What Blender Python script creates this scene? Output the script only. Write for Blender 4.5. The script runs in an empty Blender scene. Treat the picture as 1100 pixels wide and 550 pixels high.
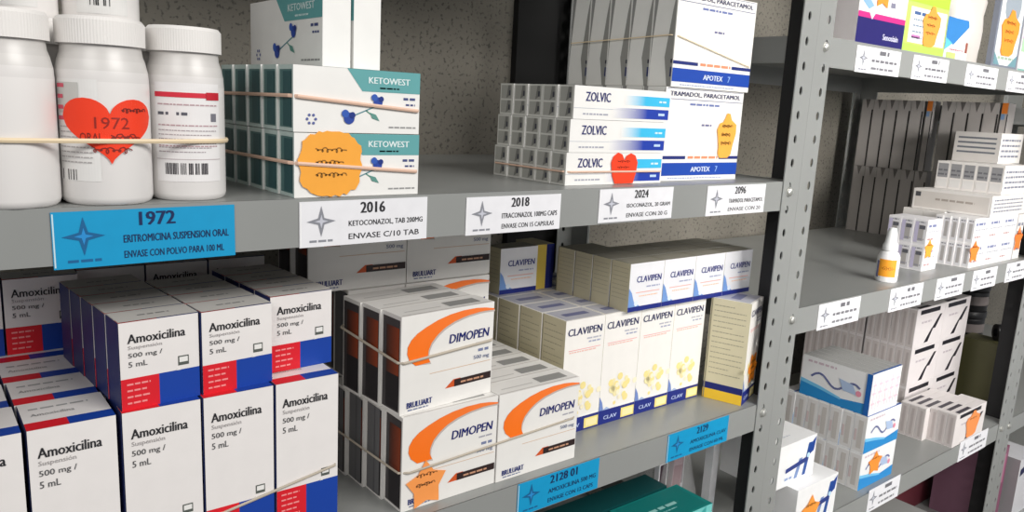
import bpy, math, random
from mathutils import Matrix, Vector
random.seed(7)
S = bpy.context.scene
COL = S.collection
PI = math.pi

# ------------------------------------------------------------------ colour
def lin(c):
    o = []
    for v in c[:3]:
        v = v / 255.0
        o.append(v / 12.92 if v <= 0.04045 else ((v + 0.055) / 1.055) ** 2.4)
    return (o[0], o[1], o[2], 1.0)
WHITE = (240, 239, 236); OFF = (226, 222, 214); NAVY = (28, 42, 120); INK = (38, 38, 42); GREY = (150, 150, 150)

# ------------------------------------------------------------------ materials
def new_mat(name):
    m = bpy.data.materials.new(name); m.use_nodes = True
    nt = m.node_tree; b = nt.nodes['Principled BSDF']
    return m, nt, b
def paint_mat(name, rough=.45, noise=.06, scale=60, spec=.4):
    """ink and board: colour attribute times a faint paper mottling"""
    m, nt, b = new_mat(name)
    at = nt.nodes.new('ShaderNodeAttribute'); at.attribute_name = 'Col'
    tc = nt.nodes.new('ShaderNodeTexCoord'); nz = nt.nodes.new('ShaderNodeTexNoise'); nz.inputs['Scale'].default_value = scale
    nt.links.new(tc.outputs['Object'], nz.inputs['Vector'])
    mr = nt.nodes.new('ShaderNodeMapRange'); mr.inputs['To Min'].default_value = 1 - noise; mr.inputs['To Max'].default_value = 1 + noise * .4
    nt.links.new(nz.outputs['Fac'], mr.inputs['Value'])
    vm = nt.nodes.new('ShaderNodeVectorMath'); vm.operation = 'SCALE'
    nt.links.new(at.outputs['Color'], vm.inputs[0]); nt.links.new(mr.outputs['Result'], vm.inputs['Scale'])
    nt.links.new(vm.outputs['Vector'], b.inputs['Base Color'])
    b.inputs['Roughness'].default_value = rough; b.inputs['Specular IOR Level'].default_value = spec
    return m
def solid_mat(name, c, rough=.5, noise=.1, scale=20, metal=0, bump=0):
    m, nt, b = new_mat(name)
    tc = nt.nodes.new('ShaderNodeTexCoord'); nz = nt.nodes.new('ShaderNodeTexNoise'); nz.inputs['Scale'].default_value = scale; nz.inputs['Detail'].default_value = 6
    nt.links.new(tc.outputs['Object'], nz.inputs['Vector'])
    cr = nt.nodes.new('ShaderNodeMix'); cr.data_type = 'RGBA'
    a = lin(c); cr.inputs[6].default_value = tuple(v * (1 - noise) for v in a[:3]) + (1,); cr.inputs[7].default_value = tuple(min(1, v * (1 + noise)) for v in a[:3]) + (1,)
    nt.links.new(nz.outputs['Fac'], cr.inputs[0]); nt.links.new(cr.outputs[2], b.inputs['Base Color'])
    b.inputs['Roughness'].default_value = rough; b.inputs['Metallic'].default_value = metal
    if bump:
        bp = nt.nodes.new('ShaderNodeBump'); bp.inputs['Strength'].default_value = bump; bp.inputs['Distance'].default_value = .002
        nt.links.new(nz.outputs['Fac'], bp.inputs['Height']); nt.links.new(bp.outputs['Normal'], b.inputs['Normal'])
    return m
M_BOARD = paint_mat('printed_cardboard')
M_PLASTIC = paint_mat('printed_plastic', rough=.32, noise=.02, scale=25, spec=.5)
M_PAPER = paint_mat('label_paper', rough=.55, noise=.08, scale=90)
M_STEEL = solid_mat('grey_painted_steel', (146, 148, 146), rough=.34, noise=.1, scale=9)
M_SHADEDSTEEL = solid_mat('shaded_steel', (34, 34, 35), rough=.7, noise=.15, scale=9)  # post steel with the shade of its inner face put into the colour
M_ZINC = solid_mat('zinc_bolt', (205, 205, 200), rough=.3, metal=.7)
M_BAND = solid_mat('rubber_band', (232, 212, 178), rough=.6)
M_PINKBAND = solid_mat('pink_rubber_band', (226, 190, 168), rough=.6)
M_GREYBAND = solid_mat('greyish_rubber_band', (186, 176, 160), rough=.6)
M_BLACK = solid_mat('black_plastic', (24, 24, 26), rough=.4)
M_DARK = solid_mat('plate_dark', (22, 22, 22), rough=.8)
M_BIN = solid_mat('grey_plastic', (150, 150, 148), rough=.45)
M_MAROON = solid_mat('maroon_board', (92, 34, 44), rough=.6)
def wall_mat():
    m, nt, b = new_mat('speckled_render_wall')
    tc = nt.nodes.new('ShaderNodeTexCoord')
    nz = nt.nodes.new('ShaderNodeTexNoise'); nz.inputs['Scale'].default_value = 190; nz.inputs['Detail'].default_value = 2
    n2 = nt.nodes.new('ShaderNodeTexNoise'); n2.inputs['Scale'].default_value = 7; n2.inputs['Detail'].default_value = 4
    for n in (nz, n2): nt.links.new(tc.outputs['Object'], n.inputs['Vector'])
    r = nt.nodes.new('ShaderNodeValToRGB'); e = r.color_ramp.elements
    e[0].position = .34; e[0].color = lin((108, 105, 98)); e[1].position = .44; e[1].color = lin((150, 145, 134))
    nt.links.new(nz.outputs['Fac'], r.inputs['Fac'])
    mx = nt.nodes.new('ShaderNodeMix'); mx.data_type = 'RGBA'; mx.blend_type = 'MULTIPLY'; mx.inputs[0].default_value = .5
    nt.links.new(r.outputs['Color'], mx.inputs[6]); nt.links.new(n2.outputs['Fac'], mx.inputs[7])
    nt.links.new(mx.outputs[2], b.inputs['Base Color']); b.inputs['Roughness'].default_value = .85
    bp = nt.nodes.new('ShaderNodeBump'); bp.inputs['Strength'].default_value = .5; bp.inputs['Distance'].default_value = .002
    nt.links.new(nz.outputs['Fac'], bp.inputs['Height']); nt.links.new(bp.outputs['Normal'], b.inputs['Normal'])
    return m
M_WALL = wall_mat()
def film_mat():
    m, nt, b = new_mat('clear_film')
    tc = nt.nodes.new('ShaderNodeTexCoord'); nz = nt.nodes.new('ShaderNodeTexNoise'); nz.inputs['Scale'].default_value = 30
    nt.links.new(tc.outputs['Object'], nz.inputs['Vector'])
    bp = nt.nodes.new('ShaderNodeBump'); bp.inputs['Strength'].default_value = .6; bp.inputs['Distance'].default_value = .004
    nt.links.new(nz.outputs['Fac'], bp.inputs['Height']); nt.links.new(bp.outputs['Normal'], b.inputs['Normal'])
    b.inputs['Base Color'].default_value = (.9, .9, .9, 1); b.inputs['Roughness'].default_value = .12
    b.inputs['Alpha'].default_value = .22
    return m
M_FILM = film_mat()

# ------------------------------------------------------------------ mesh collector with per-corner colours
class MB:
    def __init__(s): s.v = []; s.f = []; s.c = []
    def face(s, pts, col):
        i = len(s.v); s.v += [tuple(p) for p in pts]; s.f.append(tuple(range(i, i + len(pts))))
        s.c.append([lin(c) for c in col] if isinstance(col, list) else [lin(col)] * len(pts))
    def box(s, x0, y0, z0, x1, y1, z1, col=(150, 150, 150), **fc):
        P = lambda a, b, c: (x1 if a else x0, y1 if b else y0, z1 if c else z0)
        F = dict(front=[(0,0,0),(1,0,0),(1,0,1),(0,0,1)], back=[(1,1,0),(0,1,0),(0,1,1),(1,1,1)], left=[(0,1,0),(0,0,0),(0,0,1),(0,1,1)],
                 right=[(1,0,0),(1,1,0),(1,1,1),(1,0,1)], top=[(0,0,1),(1,0,1),(1,1,1),(0,1,1)], bottom=[(0,1,0),(1,1,0),(1,0,0),(0,0,0)])
        for k, q in F.items(): s.face([P(*t) for t in q], fc.get(k, col))
    def lathe(s, prof, cx=0, cy=0, n=40, col=WHITE, cap=True):
        cols = col if isinstance(col, list) else [col] * (len(prof) - 1)
        for (r0, z0), (r1, z1), c in zip(prof, prof[1:], cols):
            for k in range(n):
                a, b = 2 * PI * k / n, 2 * PI * (k + 1) / n
                q = [(cx + r0 * math.cos(a), cy + r0 * math.sin(a), z0), (cx + r0 * math.cos(b), cy + r0 * math.sin(b), z0),
                     (cx + r1 * math.cos(b), cy + r1 * math.sin(b), z1), (cx + r1 * math.cos(a), cy + r1 * math.sin(a), z1)]
                if r0 < 1e-6: q = q[1:]
                elif r1 < 1e-6: q = q[:3]
                s.face(q, c)
    def tube(s, pts, r, closed=False, n=6, col=GREY):
        pts = [Vector(p) for p in pts]; m = len(pts); rings = []
        for i, p in enumerate(pts):
            a = pts[(i - 1) % m] if (closed or i > 0) else p
            b = pts[(i + 1) % m] if (closed or i < m - 1) else p
            t = (b - a).normalized(); u = t.cross(Vector((0, 0, 1)))
            if u.length < 1e-4: u = Vector((1, 0, 0))
            u.normalize(); w = u.cross(t)
            rings.append([p + r * (math.cos(2 * PI * k / n) * u + 1.5 * math.sin(2 * PI * k / n) * w) for k in range(n)])
        for i in range(m if closed else m - 1):
            A, B = rings[i], rings[(i + 1) % m]
            for k in range(n): s.face([A[k], A[(k + 1) % n], B[(k + 1) % n], B[k]], col)
    def mesh(s, name, mat, smooth=False):
        me = bpy.data.meshes.new(name); me.from_pydata(s.v, [], s.f)
        ca = me.color_attributes.new('Col', 'FLOAT_COLOR', 'CORNER'); i = 0
        for cs in s.c:
            for c in cs: ca.data[i].color = c; i += 1
        me.materials.append(mat)
        if smooth:
            import bmesh
            bm = bmesh.new(); bm.from_mesh(me); bmesh.ops.remove_doubles(bm, verts=bm.verts, dist=1e-6)
            for f in bm.faces: f.smooth = True
            for e in bm.edges:
                if len(e.link_faces) == 2 and e.calc_face_angle(0) > .6: e.smooth = False
            bm.to_mesh(me); bm.free()
        me.update(); return me
def link(name, me, parent=None, loc=(0, 0, 0), rz=0):
    o = bpy.data.objects.new(name, me); COL.objects.link(o); o.location = loc; o.rotation_euler = (0, 0, rz)
    if parent: o.parent = parent
    return o
def tag(o, label=None, cat=None, group=None, kind=None):
    for k, v in (('label', label), ('category', cat), ('group', group), ('kind', kind)):
        if v: o[k] = v
    return o
def empty(name, loc=(0, 0, 0), rz=0): return link(name, None, None, loc, rz)

# ------------------------------------------------------------------ lettering
_tx = {}
def glyphs(t, bold=0.0):
    k = (t, bold)
    if k not in _tx:
        cu = bpy.data.curves.new('lettering', 'FONT'); cu.body = t; cu.resolution_u = 2; cu.offset = bold; cu.fill_mode = 'FRONT'
        ob = bpy.data.objects.new('lettering', cu); COL.objects.link(ob)
        dg = bpy.context.evaluated_depsgraph_get(); dg.update()
        me = bpy.data.meshes.new_from_object(ob.evaluated_get(dg))
        vs = [(v.co.x, v.co.y) for v in me.vertices]; fs = [tuple(p.vertices) for p in me.polygons]
        bpy.data.objects.remove(ob); bpy.data.curves.remove(cu); bpy.data.meshes.remove(me)
        x0 = min(v[0] for v in vs); x1 = max(v[0] for v in vs); y0 = min(v[1] for v in vs); y1 = max(v[1] for v in vs)
        _tx[k] = ([((x - x0) / (x1 - x0), (y - y0) / (y1 - y0)) for x, y in vs], fs)
    return _tx[k]

class Art:
    """flat artwork laid on a surface: map(u, v, layer) -> 3-D point"""
    def __init__(s, mb, fn): s.mb = mb; s.fn = fn; s.L = 1
    def poly(s, pts, col, L=None): s.mb.face([s.fn(u, v, L or s.L) for u, v in pts], col)
    def rect(s, u0, v0, u1, v1, col, L=None): s.poly([(u0, v0), (u1, v0), (u1, v1), (u0, v1)], col, L)
    def grad(s, u0, v0, u1, v1, c0, c1, L=None): s.poly([(u0, v0), (u1, v0), (u1, v1), (u0, v1)], [c0, c1, c1, c0], L)
    def disc(s, u, v, r, col, L=None, n=14, ry=None):
        ry = ry or r
        s.poly([(u + r * math.cos(2 * PI * k / n), v + ry * math.sin(2 * PI * k / n)) for k in range(n)], col, L)
    def text(s, t, u, v, w, h, col, bold=.012, slant=0, L=None):
        vs, fs = glyphs(t)
        for k in ((-1, 1) if bold > .003 else (0,)):
            du = k * bold * h * 2.2
            for f in fs: s.mb.face([s.fn(u + du + vs[i][0] * w + slant * vs[i][1] * h, v + vs[i][1] * h, (L or s.L + 1) + k * .12) for i in f], col)
    def line(s, u0, v0, u1, v1, t, col, L=None):
        du, dv = u1 - u0, v1 - v0; l = math.hypot(du, dv); a, b = -dv / l * t / 2, du / l * t / 2
        s.poly([(u0 - a, v0 - b), (u1 - a, v1 - b), (u1 + a, v1 + b), (u0 + a, v0 + b)], col, L)
    def words(s, u0, v0, u1, h, col, seed=1, L=None):          # a printed line too fine to read: a row of dashes
        r = random.Random(seed); u = u0
        while u < u1 - 1e-5:
            e = min(u1, u + h * r.uniform(1.5, 4.5)); s.rect(u, v0, e, v0 + h, col, L); u = e + h * .7
    def barcode(s, u0, v0, u1, v1, col=INK, seed=3, n=26):
        r = random.Random(seed); st = (u1 - u0) / n
        for k in range(n):
            if r.random() < .72: s.rect(u0 + k * st, v0, u0 + (k + r.choice((.45, .7))) * st, v1, col, s.L + 1)
    def scrawl(s, u0, v0, u1, h, col, t, seed=1):
        r = random.Random(seed); n = 40; q = r.uniform(.9, 1.3); p = [(u0 + (u1 - u0) * k / n + h * .35 * math.sin(k * q), v0 + h * (.5 + .5 * math.cos(k * q) * (.55 + .45 * math.sin(k * .37 + seed)))) for k in range(n + 1)]
        for a, b in zip(p, p[1:]): s.line(a[0], a[1], b[0], b[1], t, col, s.L + 1)
EPS = .00022
def faces_art(mb, w, d, h):
    return dict(front=Art(mb, lambda u, v, L: (u, -EPS * L, v)), left=Art(mb, lambda u, v, L: (-EPS * L, d - u, v)),
                right=Art(mb, lambda u, v, L: (w + EPS * L, u, v)), top=Art(mb, lambda u, v, L: (u, v, h + EPS * L)))

# ------------------------------------------------------------------ sticker shapes (unit square)
def star_shape(n=5, inner=.6, rot=PI / 2):
    return [((1 if k % 2 == 0 else inner) * math.cos(rot + PI * k / n), (1 if k % 2 == 0 else inner) * math.sin(rot + PI * k / n)) for k in range(2 * n)]
def blob_shape(n=8, amp=.1):
    return [((1 - amp + amp * math.cos(n * a)) * math.cos(a), (1 - amp + amp * math.cos(n * a)) * math.sin(a)) for a in [2 * PI * k / 48 for k in range(48)]]
def heart_shape():
    o = []
    for k in range(48):
        t = 2 * PI * k / 48; o.append((16 * math.sin(t) ** 3 / 16, (13 * math.cos(t) - 5 * math.cos(2 * t) - 2 * math.cos(3 * t) - math.cos(4 * t) + 2.5) / 14.5))
    return o
PLUMP = [(-.95, .35), (-.82, .75), (-.5, 1), (-.18, .88), (0, .5), (.14, .8), (.45, .96), (.8, .8), (1, .35), (.92, -.35), (.74, -1), (-.6, -1), (-.82, -.5)]
FLAME = [(-.5, -1), (.3, -1), (.62, -.85), (.72, -.45), (.95, .1), (.92, .5), (.62, .62), (.42, .7), (.2, .98), (-.1, 1), (-.25, .78), (-.42, .6), (-.72, .55), (-.95, .25), (-.8, -.1), (-.68, -.5), (-.7, -.8)]
HAND = [(-.55, -1), (.45, -1), (.6, -.55), (.85, .05), (.8, .4), (.55, .3), (.5, .62), (.2, .55), (.1, 1), (-.15, .62), (-.3, .75), (-.5, .45), (-.85, .42), (-.8, 0), (-.62, -.3), (-.7, -.6)]
ORANGE = (255, 165, 62); RED = (245, 66, 28)
def sticker(box, kind, face, dims, u, v, ru, rv, col, name='sticker', label=None, seed=1, marks=3, rot=0):
    w, d, h = dims; mb = MB()
    a = faces_art(mb, w, d, h)[face]; a.L = 5
    sh = {'heart': heart_shape, 'blob': blob_shape, 'star': lambda: star_shape(5, .62), 'hand': lambda: FLAME, 'plump': lambda: PLUMP, 'pad': lambda: [(x * (1 + .05 * math.sin(5 * i)), y * (1 + .06 * math.cos(3 * i))) for i, (x, y) in enumerate(blob_shape(4, -.05))], 'flower': lambda: blob_shape(6, .17)}[kind]()
    c, s_ = math.cos(rot), math.sin(rot)
    a.poly([(u + ru * (x * c - y * s_), v + rv * (x * s_ + y * c)) for x, y in sh], col)
    dk = tuple(int(q * .62) for q in col)
    for k in range(marks):
        a.scrawl(u - ru * .5, v + rv * (.34 - .38 * k), u + ru * (.45 - .1 * (k % 2)), rv * .17, dk, rv * .035, seed + k)
    o = link(name, mb.mesh(name, M_PAPER), box); tag(o, label)
    return o

# ------------------------------------------------------------------ camera (pinhole solved from the shelf edges)
Xc = Vector((1615 - 550, 167 - 275, 832.97)).normalized(); Zc = -Vector((330 - 550, 4530 - 275, 832.97)).normalized()
Yc = Zc.cross(Xc).normalized()
if Yc.z < 0: Yc = -Yc
CAMP = Vector((-.80354737, -.49111989, 1.51953564))
cols = [Vector((Xc[i], Yc[i], Zc[i])) for i in range(3)]
right, up, back = cols[0], -cols[1], -cols[2]
cd = bpy.data.cameras.new('camera'); cam = bpy.data.objects.new('camera', cd); COL.objects.link(cam)
cam.matrix_world = Matrix(((right.x, up.x, back.x, CAMP.x), (right.y, up.y, back.y, CAMP.y), (right.z, up.z, back.z, CAMP.z), (0, 0, 0, 1)))
cd.sensor_width = 36; cd.lens = 832.97 / 1100 * 36; cd.clip_start = .01
cd.dof.use_dof = False
S.camera = cam

# ------------------------------------------------------------------ setting
def struct(name, mb, mat): return tag(link(name, mb.mesh(name, mat)), kind='structure')
YW = .405
m = MB(); m.box(-2.2, YW, 0, 3.2, YW + .1, 2.9); struct('wall_back', m, M_WALL)
m = MB(); m.box(-2.2, -2.6, -.05, 3.2, YW, 0, (120, 118, 112)); struct('floor', m, paint_mat('floor_tile', .5, .15, 4))
m = MB(); m.box(-.105, YW - .012, 0, .05, YW - .0005, 2.6); struct('dark_plate_1', m, M_DARK)  # near-black plate standing in for the dark band by the rear posts

# ------------------------------------------------------------------ shelving
PITCH = .0265
def post_mesh(sgn, x0, front=True, z1=2.05, shaded_return=False):
    """slotted angle: perforated flange facing the aisle, plain return flange along the depth"""
    m = MB(); W = .0305; c = (150, 150, 150)
    y = 0 if front else .372
    xa, xb = (x0, x0 + W); hx = x0 + (.0115 if sgn < 0 else .0195)
    n = int(z1 / PITCH)
    t = .0015
    for k in range(n):
        za, zb = k * PITCH, (k + 1) * PITCH; zc = (za + zb) / 2
        hole = [(hx + .0031 * math.cos(a), zc + .0050 * math.sin(a)) for a in [PI / 4 * q + PI / 8 for q in range(8)]]
        cor = [(xb, zb), (xa, zb), (xa, za), (xb, za)]
        # ring of quads between rectangle and hole
        for q in range(4):
            h0, h1 = hole[2 * q], hole[(2 * q + 1) % 8]; h2 = hole[(2 * q + 2) % 8]
            A, B = cor[q], cor[(q + 1) % 4]
            for yy in (y, y + t):
                m.face([(A[0], yy, A[1]), (h0[0], yy, h0[1]), (h1[0], yy, h1[1])], c)
                m.face([(A[0], yy, A[1]), (h1[0], yy, h1[1]), (h2[0], yy, h2[1]), (B[0], yy, B[1])], c)
        for q in range(8):
            h0, h1 = hole[q], hole[(q + 1) % 8]
            m.face([(h0[0], y, h0[1]), (h1[0], y, h1[1]), (h1[0], y + t, h1[1]), (h0[0], y + t, h0[1])], (70, 70, 70))
    H = n * PITCH
    m.box(xa - .0004, y, 0, xa, y + t, H); m.box(xb, y, 0, xb + .0004, y + t, H)
    fx = xb - t if sgn < 0 else xa
    ya, yb = (y + t, y + .035) if front else (y - .035, y)
    if not (shaded_return and front): m.box(fx, ya, 0, fx + t, yb, H)
    return m
def shelf_mesh(x0, x1, z):
    m = MB(); D = .3715; t = .0012
    m.box(x0, .0005 + .0016, z - t, x1, D, z)
    m.box(x0, .0016, z - .033, x1, .0016 + t, z)                      # front lip
    m.box(x0, .0016 + t, z - .033, x1, .012, z - .033 + t)            # return under the lip
    m.box(x0, D - t, z - .033, x1, D, z - t)                          # rear lip
    m.box(x0, .0028, z - .03, x0 + t, D - t, z - t); m.box(x1 - t, .0028, z - .03, x1, D - t, z - t)
    return m
def star4(a, u, v, r, col, L=2):
    p = []
    for k in range(8):
        R_ = r if k % 2 == 0 else r * .3
        p.append((u + R_ * math.cos(PI / 4 * k), v + R_ * math.sin(PI / 4 * k)))
    a.poly(p, col, L)
    q = [(u + (x - u) * .45, v + (y - v) * .45) for x, y in p]
    a.poly(q, tuple(min(255, int(c * 1.35) + 12) for c in col), L + 1)
def shelf_label(parent, x0, x1, z0, z1, colour, number, l1='', l2='', tilt=0):
    w, h = x1 - x0, z1 - z0; m = MB(); blue = colour == 'blue'
    bg = (8, 154, 206) if blue else (236, 236, 240); ink = (18, 40, 88) if blue else (42, 42, 46); soft = (20, 98, 150) if blue else (140, 142, 150)
    m.box(0, -.0006, 0, w, 0, h, bg)
    # the long edge curls a little: a lighter torn edge at the left
    a = Art(m, lambda u, v, L: (u, -.0006 - EPS * .6 * L, v)); a.L = 1
    a.rect(.0004, .001, .0012, h - .001, (205, 228, 236) if blue else (250, 250, 250))
    star4(a, w * .155, h * .56, h * .34, soft)
    a.words(w * .07, h * .1, w * .24, h * .05, soft, 5)
    if number: a.text(number, w * .55 - h * .5 * len(number) / 8 * 1.25, h * .7, h * .62 * len(number) / 4 * .98, h * .25, ink, .02)
    if l1: a.text(l1, w * .36, h * .40, w * .6, h * .14, ink, .008)
    if l2: a.text(l2, w * .36, h * .12, w * .57, h * .13, ink, .006)
    if not number:
        a.words(w * .5, h * .74, w * .72, h * .16, (110, 110, 116), int(x0 * 999), 2); a.words(w * .34, h * .45, w * .92, h * .1, (120, 120, 126), int(x0 * 777), 2); a.words(w * .34, h * .16, w * .85, h * .09, (130, 130, 136), int(x0 * 555), 2)
    o = link('shelf_label', m.mesh('shelf_label', M_PAPER), parent, (x0, .0014, z0)); o.rotation_euler = (0, tilt, 0)
    tag(o, ('bright blue' if blue else 'white') + ' paper label' + (' numbered ' + number if number else '') + ' on the shelf lip')
def bolt(parent, x, z):
    m = MB(); m.lathe([(0, .0), (.0056, .0), (.0056, .0008), (.0046, .0010), (.0044, .0026), (.003, .0036), (.0, .004)], n=16)
    o = link('bolt', m.mesh('bolt', M_ZINC, True), parent, (x, 0, z)); o.rotation_euler = (PI / 2, 0, 0)
def unit(x0, x1, levels, label):
    u = empty('shelving_unit', ((x0 + x1) / 2, .18, 0)); tag(u, label, 'shelving'); u['parts'] = 1; del u['parts']
    off = (-(x0 + x1) / 2, -.18, 0)
    for front in (True, False):
        link('post', post_mesh(1, x0, front).mesh('post', M_STEEL), u, off)
        link('post', post_mesh(-1, x1 - .0305, front, shaded_return=True).mesh('post', M_STEEL), u, off)
    m = MB(); m.box(x1 - .0015, .0015, 0, x1, .036, 2.04); tag(link('post_flange', m.mesh('post_flange', M_SHADEDSTEEL), u, off), 'return flange of the post with shade in its colour')
    sh = {}
    for z in levels:
        s_ = link('shelf', shelf_mesh(x0 + .0018, x1 - .0018, z).mesh('shelf', M_STEEL), u, off); sh[z] = s_
        for bx in (x0 + .0185, x1 - .0185): bolt(s_, bx, z - .012)
    return sh
U1 = unit(-.83, .0055, [1.45, 1.185, .93, .6, .2, 1.79], 'left grey slotted steel shelving unit with blue and white shelf labels')
U2 = unit(.0065, .812, [1.612, 1.295, .978, .72, .35, 1.95], 'middle grey slotted steel shelving unit to the right of the twin perforated post')
U3 = unit(.8132, 1.6, [1.56, 1.27, .975, .72, .35], 'far right grey steel shelving unit, mostly out of the picture')
L = U1[1.45]
shelf_label(L, -.7385, -.6368, 1.4148, 1.4475, 'blue', '1972', 'ERITROMICINA SUSPENSION ORAL', 'ENVASE CON POLVO PARA 100 ML', -.006)
shelf_label(L, -.5935, -.4928, 1.4165, 1.448, 'white', '2016', 'KETOCONAZOL, TAB 200MG', 'ENVASE C/10 TAB', -.003)
shelf_label(L, -.457, -.3583, 1.4163, 1.4465, 'white', '2018', 'ITRACONAZOL 100MG CAPS', 'ENVASE CON 15 CAPSULAS')
shelf_label(L, -.312, -.212, 1.4184, 1.4488, 'white', '2024', 'ISOCONAZOL, 20 GRAM', 'ENVASE CON 20 G')
shelf_label(L, -.159, -.0582, 1.4172, 1.4482, 'white', '2096', 'TRAMADOL PARACETAMOL', 'ENVASE CON 20')
L = U1[1.185]
shelf_label(L, -.388, -.286, 1.153, 1.185, 'blue', '2128 01', 'AMOXICILINA 500 MG', 'ENVASE CON 12 CAPS')
shelf_label(L, -.184, -.079, 1.1525, 1.184, 'blue', '2129', 'AMOXICILINA CLAV', 'ENVASE CON 60 ML')
L = U2[1.612]
for x0, x1, n in ((.095, .203, '2301'), (.2375, .341, '2304'), (.399, .509, '2308'), (.549, .65, '2331')): shelf_label(L, x0, x1, 1.578, 1.6085, 'white', '')
L = U2[1.295]
for x0, x1 in ((.086, .188), (.27, .369), (.414, .511), (.545, .641), (.682, .77)): shelf_label(L, x0, x1, 1.26, 1.2935, 'white', '')
L = U2[.978]
for x0, x1 in ((.296, .394), (.612, .731)): shelf_label(L, x0, x1, .945, .982, 'white', '')

# ------------------------------------------------------------------ box designs
def box_mesh(name, w, d, h, col, art=None, **fc):
    m = MB(); m.box(0, 0, 0, w, d, h, col, **fc)
    if art: art(faces_art(m, w, d, h), w, d, h)
    return m.mesh(name, M_BOARD)

TEAL = (98, 166, 168)
def keto_art(F, w, d, h):
    a = F['front']
    a.poly([(w * .40, h), (w * .52, h * .66), (w, h * .66), (w, h)], TEAL)
    a.text('KETOWEST', w * .57, h * .79, w * .34, h * .1, (225, 240, 240), .02)
    a.words(w * .66, h * .71, w * .83, h * .025, (225, 240, 240), 2)
    a.words(w * .86, h * .55, w * .96, h * .04, (70, 80, 130), 3); a.words(w * .88, h * .46, w * .96, h * .03, (70, 80, 130), 4)
    a.words(w * .74, h * .09, w * .97, h * .025, (150, 150, 150), 5)
    a.line(w * .45, h * .27, w * .66, h * .46, h * .02, (90, 140, 150)); a.line(w * .55, h * .36, w * .62, h * .26, h * .02, (90, 150, 130))
    a.poly([(w * .58, h * .33), (w * .63, h * .3), (w * .66, h * .2), (w * .6, h * .24)], (96, 150, 140), 2)
    for cu, cv, r in ((.415, .23, .085), (.645, .5, .075)):
        a.disc(w * cu, h * cv, h * r * 1.1, (38, 70, 160), 3); a.disc(w * (cu - .03), h * (cv + .07), h * r * .75, (48, 90, 180), 4); a.disc(w * (cu + .025), h * (cv + .05), h * r * .6, (24, 50, 130), 4)
    for k in range(6): a.disc(w * .13 + h * .07 * math.cos(k * PI / 3), h * .2 + h * .07 * math.sin(k * PI / 3), h * .022, (90, 100, 160), 2)
    a = F['left']
    a.rect(d * .1, h * .06, d * .92, h * .93, (78, 116, 116)); a.rect(d * .34, h * .08, d * .9, h * .9, (46, 86, 90), 2)
    a = F['top']; a.rect(w * .02, d * .06, w * .98, d * .9, (196, 210, 208))
KET = dict(w=.0965, d=.0305, h=.0436)
ket_me = box_mesh('ketoconazole_box', .0965, .0245, .0436, WHITE, keto_art, left=(190, 208, 204))
ketw_me = box_mesh('ketoconazole_box_upright', .14, .0215, .052, WHITE, keto_art)
CY, BL = (60, 190, 235), (30, 62, 170)
def zol_art(F, w, d, h):
    a = F['front']
    a.text('ZOLVIC', w * .11, h * .55, w * .24, h * .28, (40, 44, 110), .012)
    a.rect(w * .0, h * .33, w * .62, h * .345, (190, 195, 205)); a.words(w * .09, h * .14, w * .34, h * .05, (170, 172, 185), 4)
    a.grad(w * .5, h * .5, w * .72, h * .8, WHITE, CY); a.rect(w * .72, h * .5, w * .99, h * .8, CY)
    a.grad(w * .38, h * .08, w * .75, h * .4, WHITE, BL); a.rect(w * .75, h * .08, w * .985, h * .4, BL)
    a.words(w * .87, h * .2, w * .94, h * .08, (190, 215, 245), 6, 2); a.words(w * .87, h * .62, w * .95, h * .06, (215, 240, 252), 8, 2)
    a = F['left']; g = (136, 136, 130)
    for v0, v1 in ((.06, .46), (.52, .95)):
        a.rect(d * .08, h * v0, d * .88, h * v1, (168, 168, 162))
        a.poly([(d * .5, h * v0), (d * .8, h * (v0 + .12)), (d * .8, h * v1), (d * .62, h * v1)], (126, 126, 122), 2)
        a.rect(d * .7, h * (v0 + .1), d * .82, h * (v0 + .26), (66, 68, 78), 3)
    F['top'].rect(w * .02, d * .1, w * .98, d * .9, (214, 214, 212))
zol_me = box_mesh('gel_box', .1285, .0202, .0294, WHITE, zol_art, left=(214, 214, 208))
BLUE = (26, 72, 172)
def tram_art(F, w, d, h):
    a = F['front']
    a.rect(w * .01, h * .875, w * .99, h * .882, (110, 115, 150)); a.rect(w * .01, h * .985, w * .99, h * .99, (110, 115, 150))
    a.text('TRAMADOL, PARACETAMOL', w * .05, h * .905, w * .9, h * .055, (34, 38, 90), .016)
    a.words(w * .3, h * .82, w * .68, h * .022, (110, 125, 180), 2); a.words(w * .47, h * .6, w * .6, h * .022, (110, 110, 150), 3)
    a.rect(0, h * .235, w * .3, h * .27, (34, 48, 120)); a.rect(w * .74, h * .235, w, h * .27, (34, 48, 120))
    a.words(w * .33, h * .24, w * .72, h * .028, (235, 150, 110), 5)
    a.rect(0, h * .055, w, h * .195, BLUE); a.text('APOTEX', w * .38, h * .095, w * .25, h * .055, (225, 235, 250), .02); a.text('7', w * .70, h * .09, w * .03, h * .065, (150, 185, 240), .01)
    a.words(w * .1, h * .02, w * .8, h * .012, (170, 180, 210), 9)
    a = F['left']
    a.poly([(d * .96, h * 1), (d * .97, 0), (d * .8, 0), (d * .62, h * .3), (d * .84, h * .8)], (150, 150, 146))
    a.poly([(d * .02, h), (d * .2, h), (d * .05, h * .5), (0, h * .2)], (150, 150, 148))
    a.rect(d * .9, h * .1, d * .97, h * .2, (40, 52, 100), 2); a.rect(d * .9, h * .24, d * .97, h * .28, (40, 42, 60), 2)
tram_me = box_mesh('painkiller_box', .128, .0302, .0945, (246, 244, 240), tram_art, left=(238, 238, 234), top=(205, 200, 190))
ARED, ABLUE = (222, 30, 44), (20, 66, 164)
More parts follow.
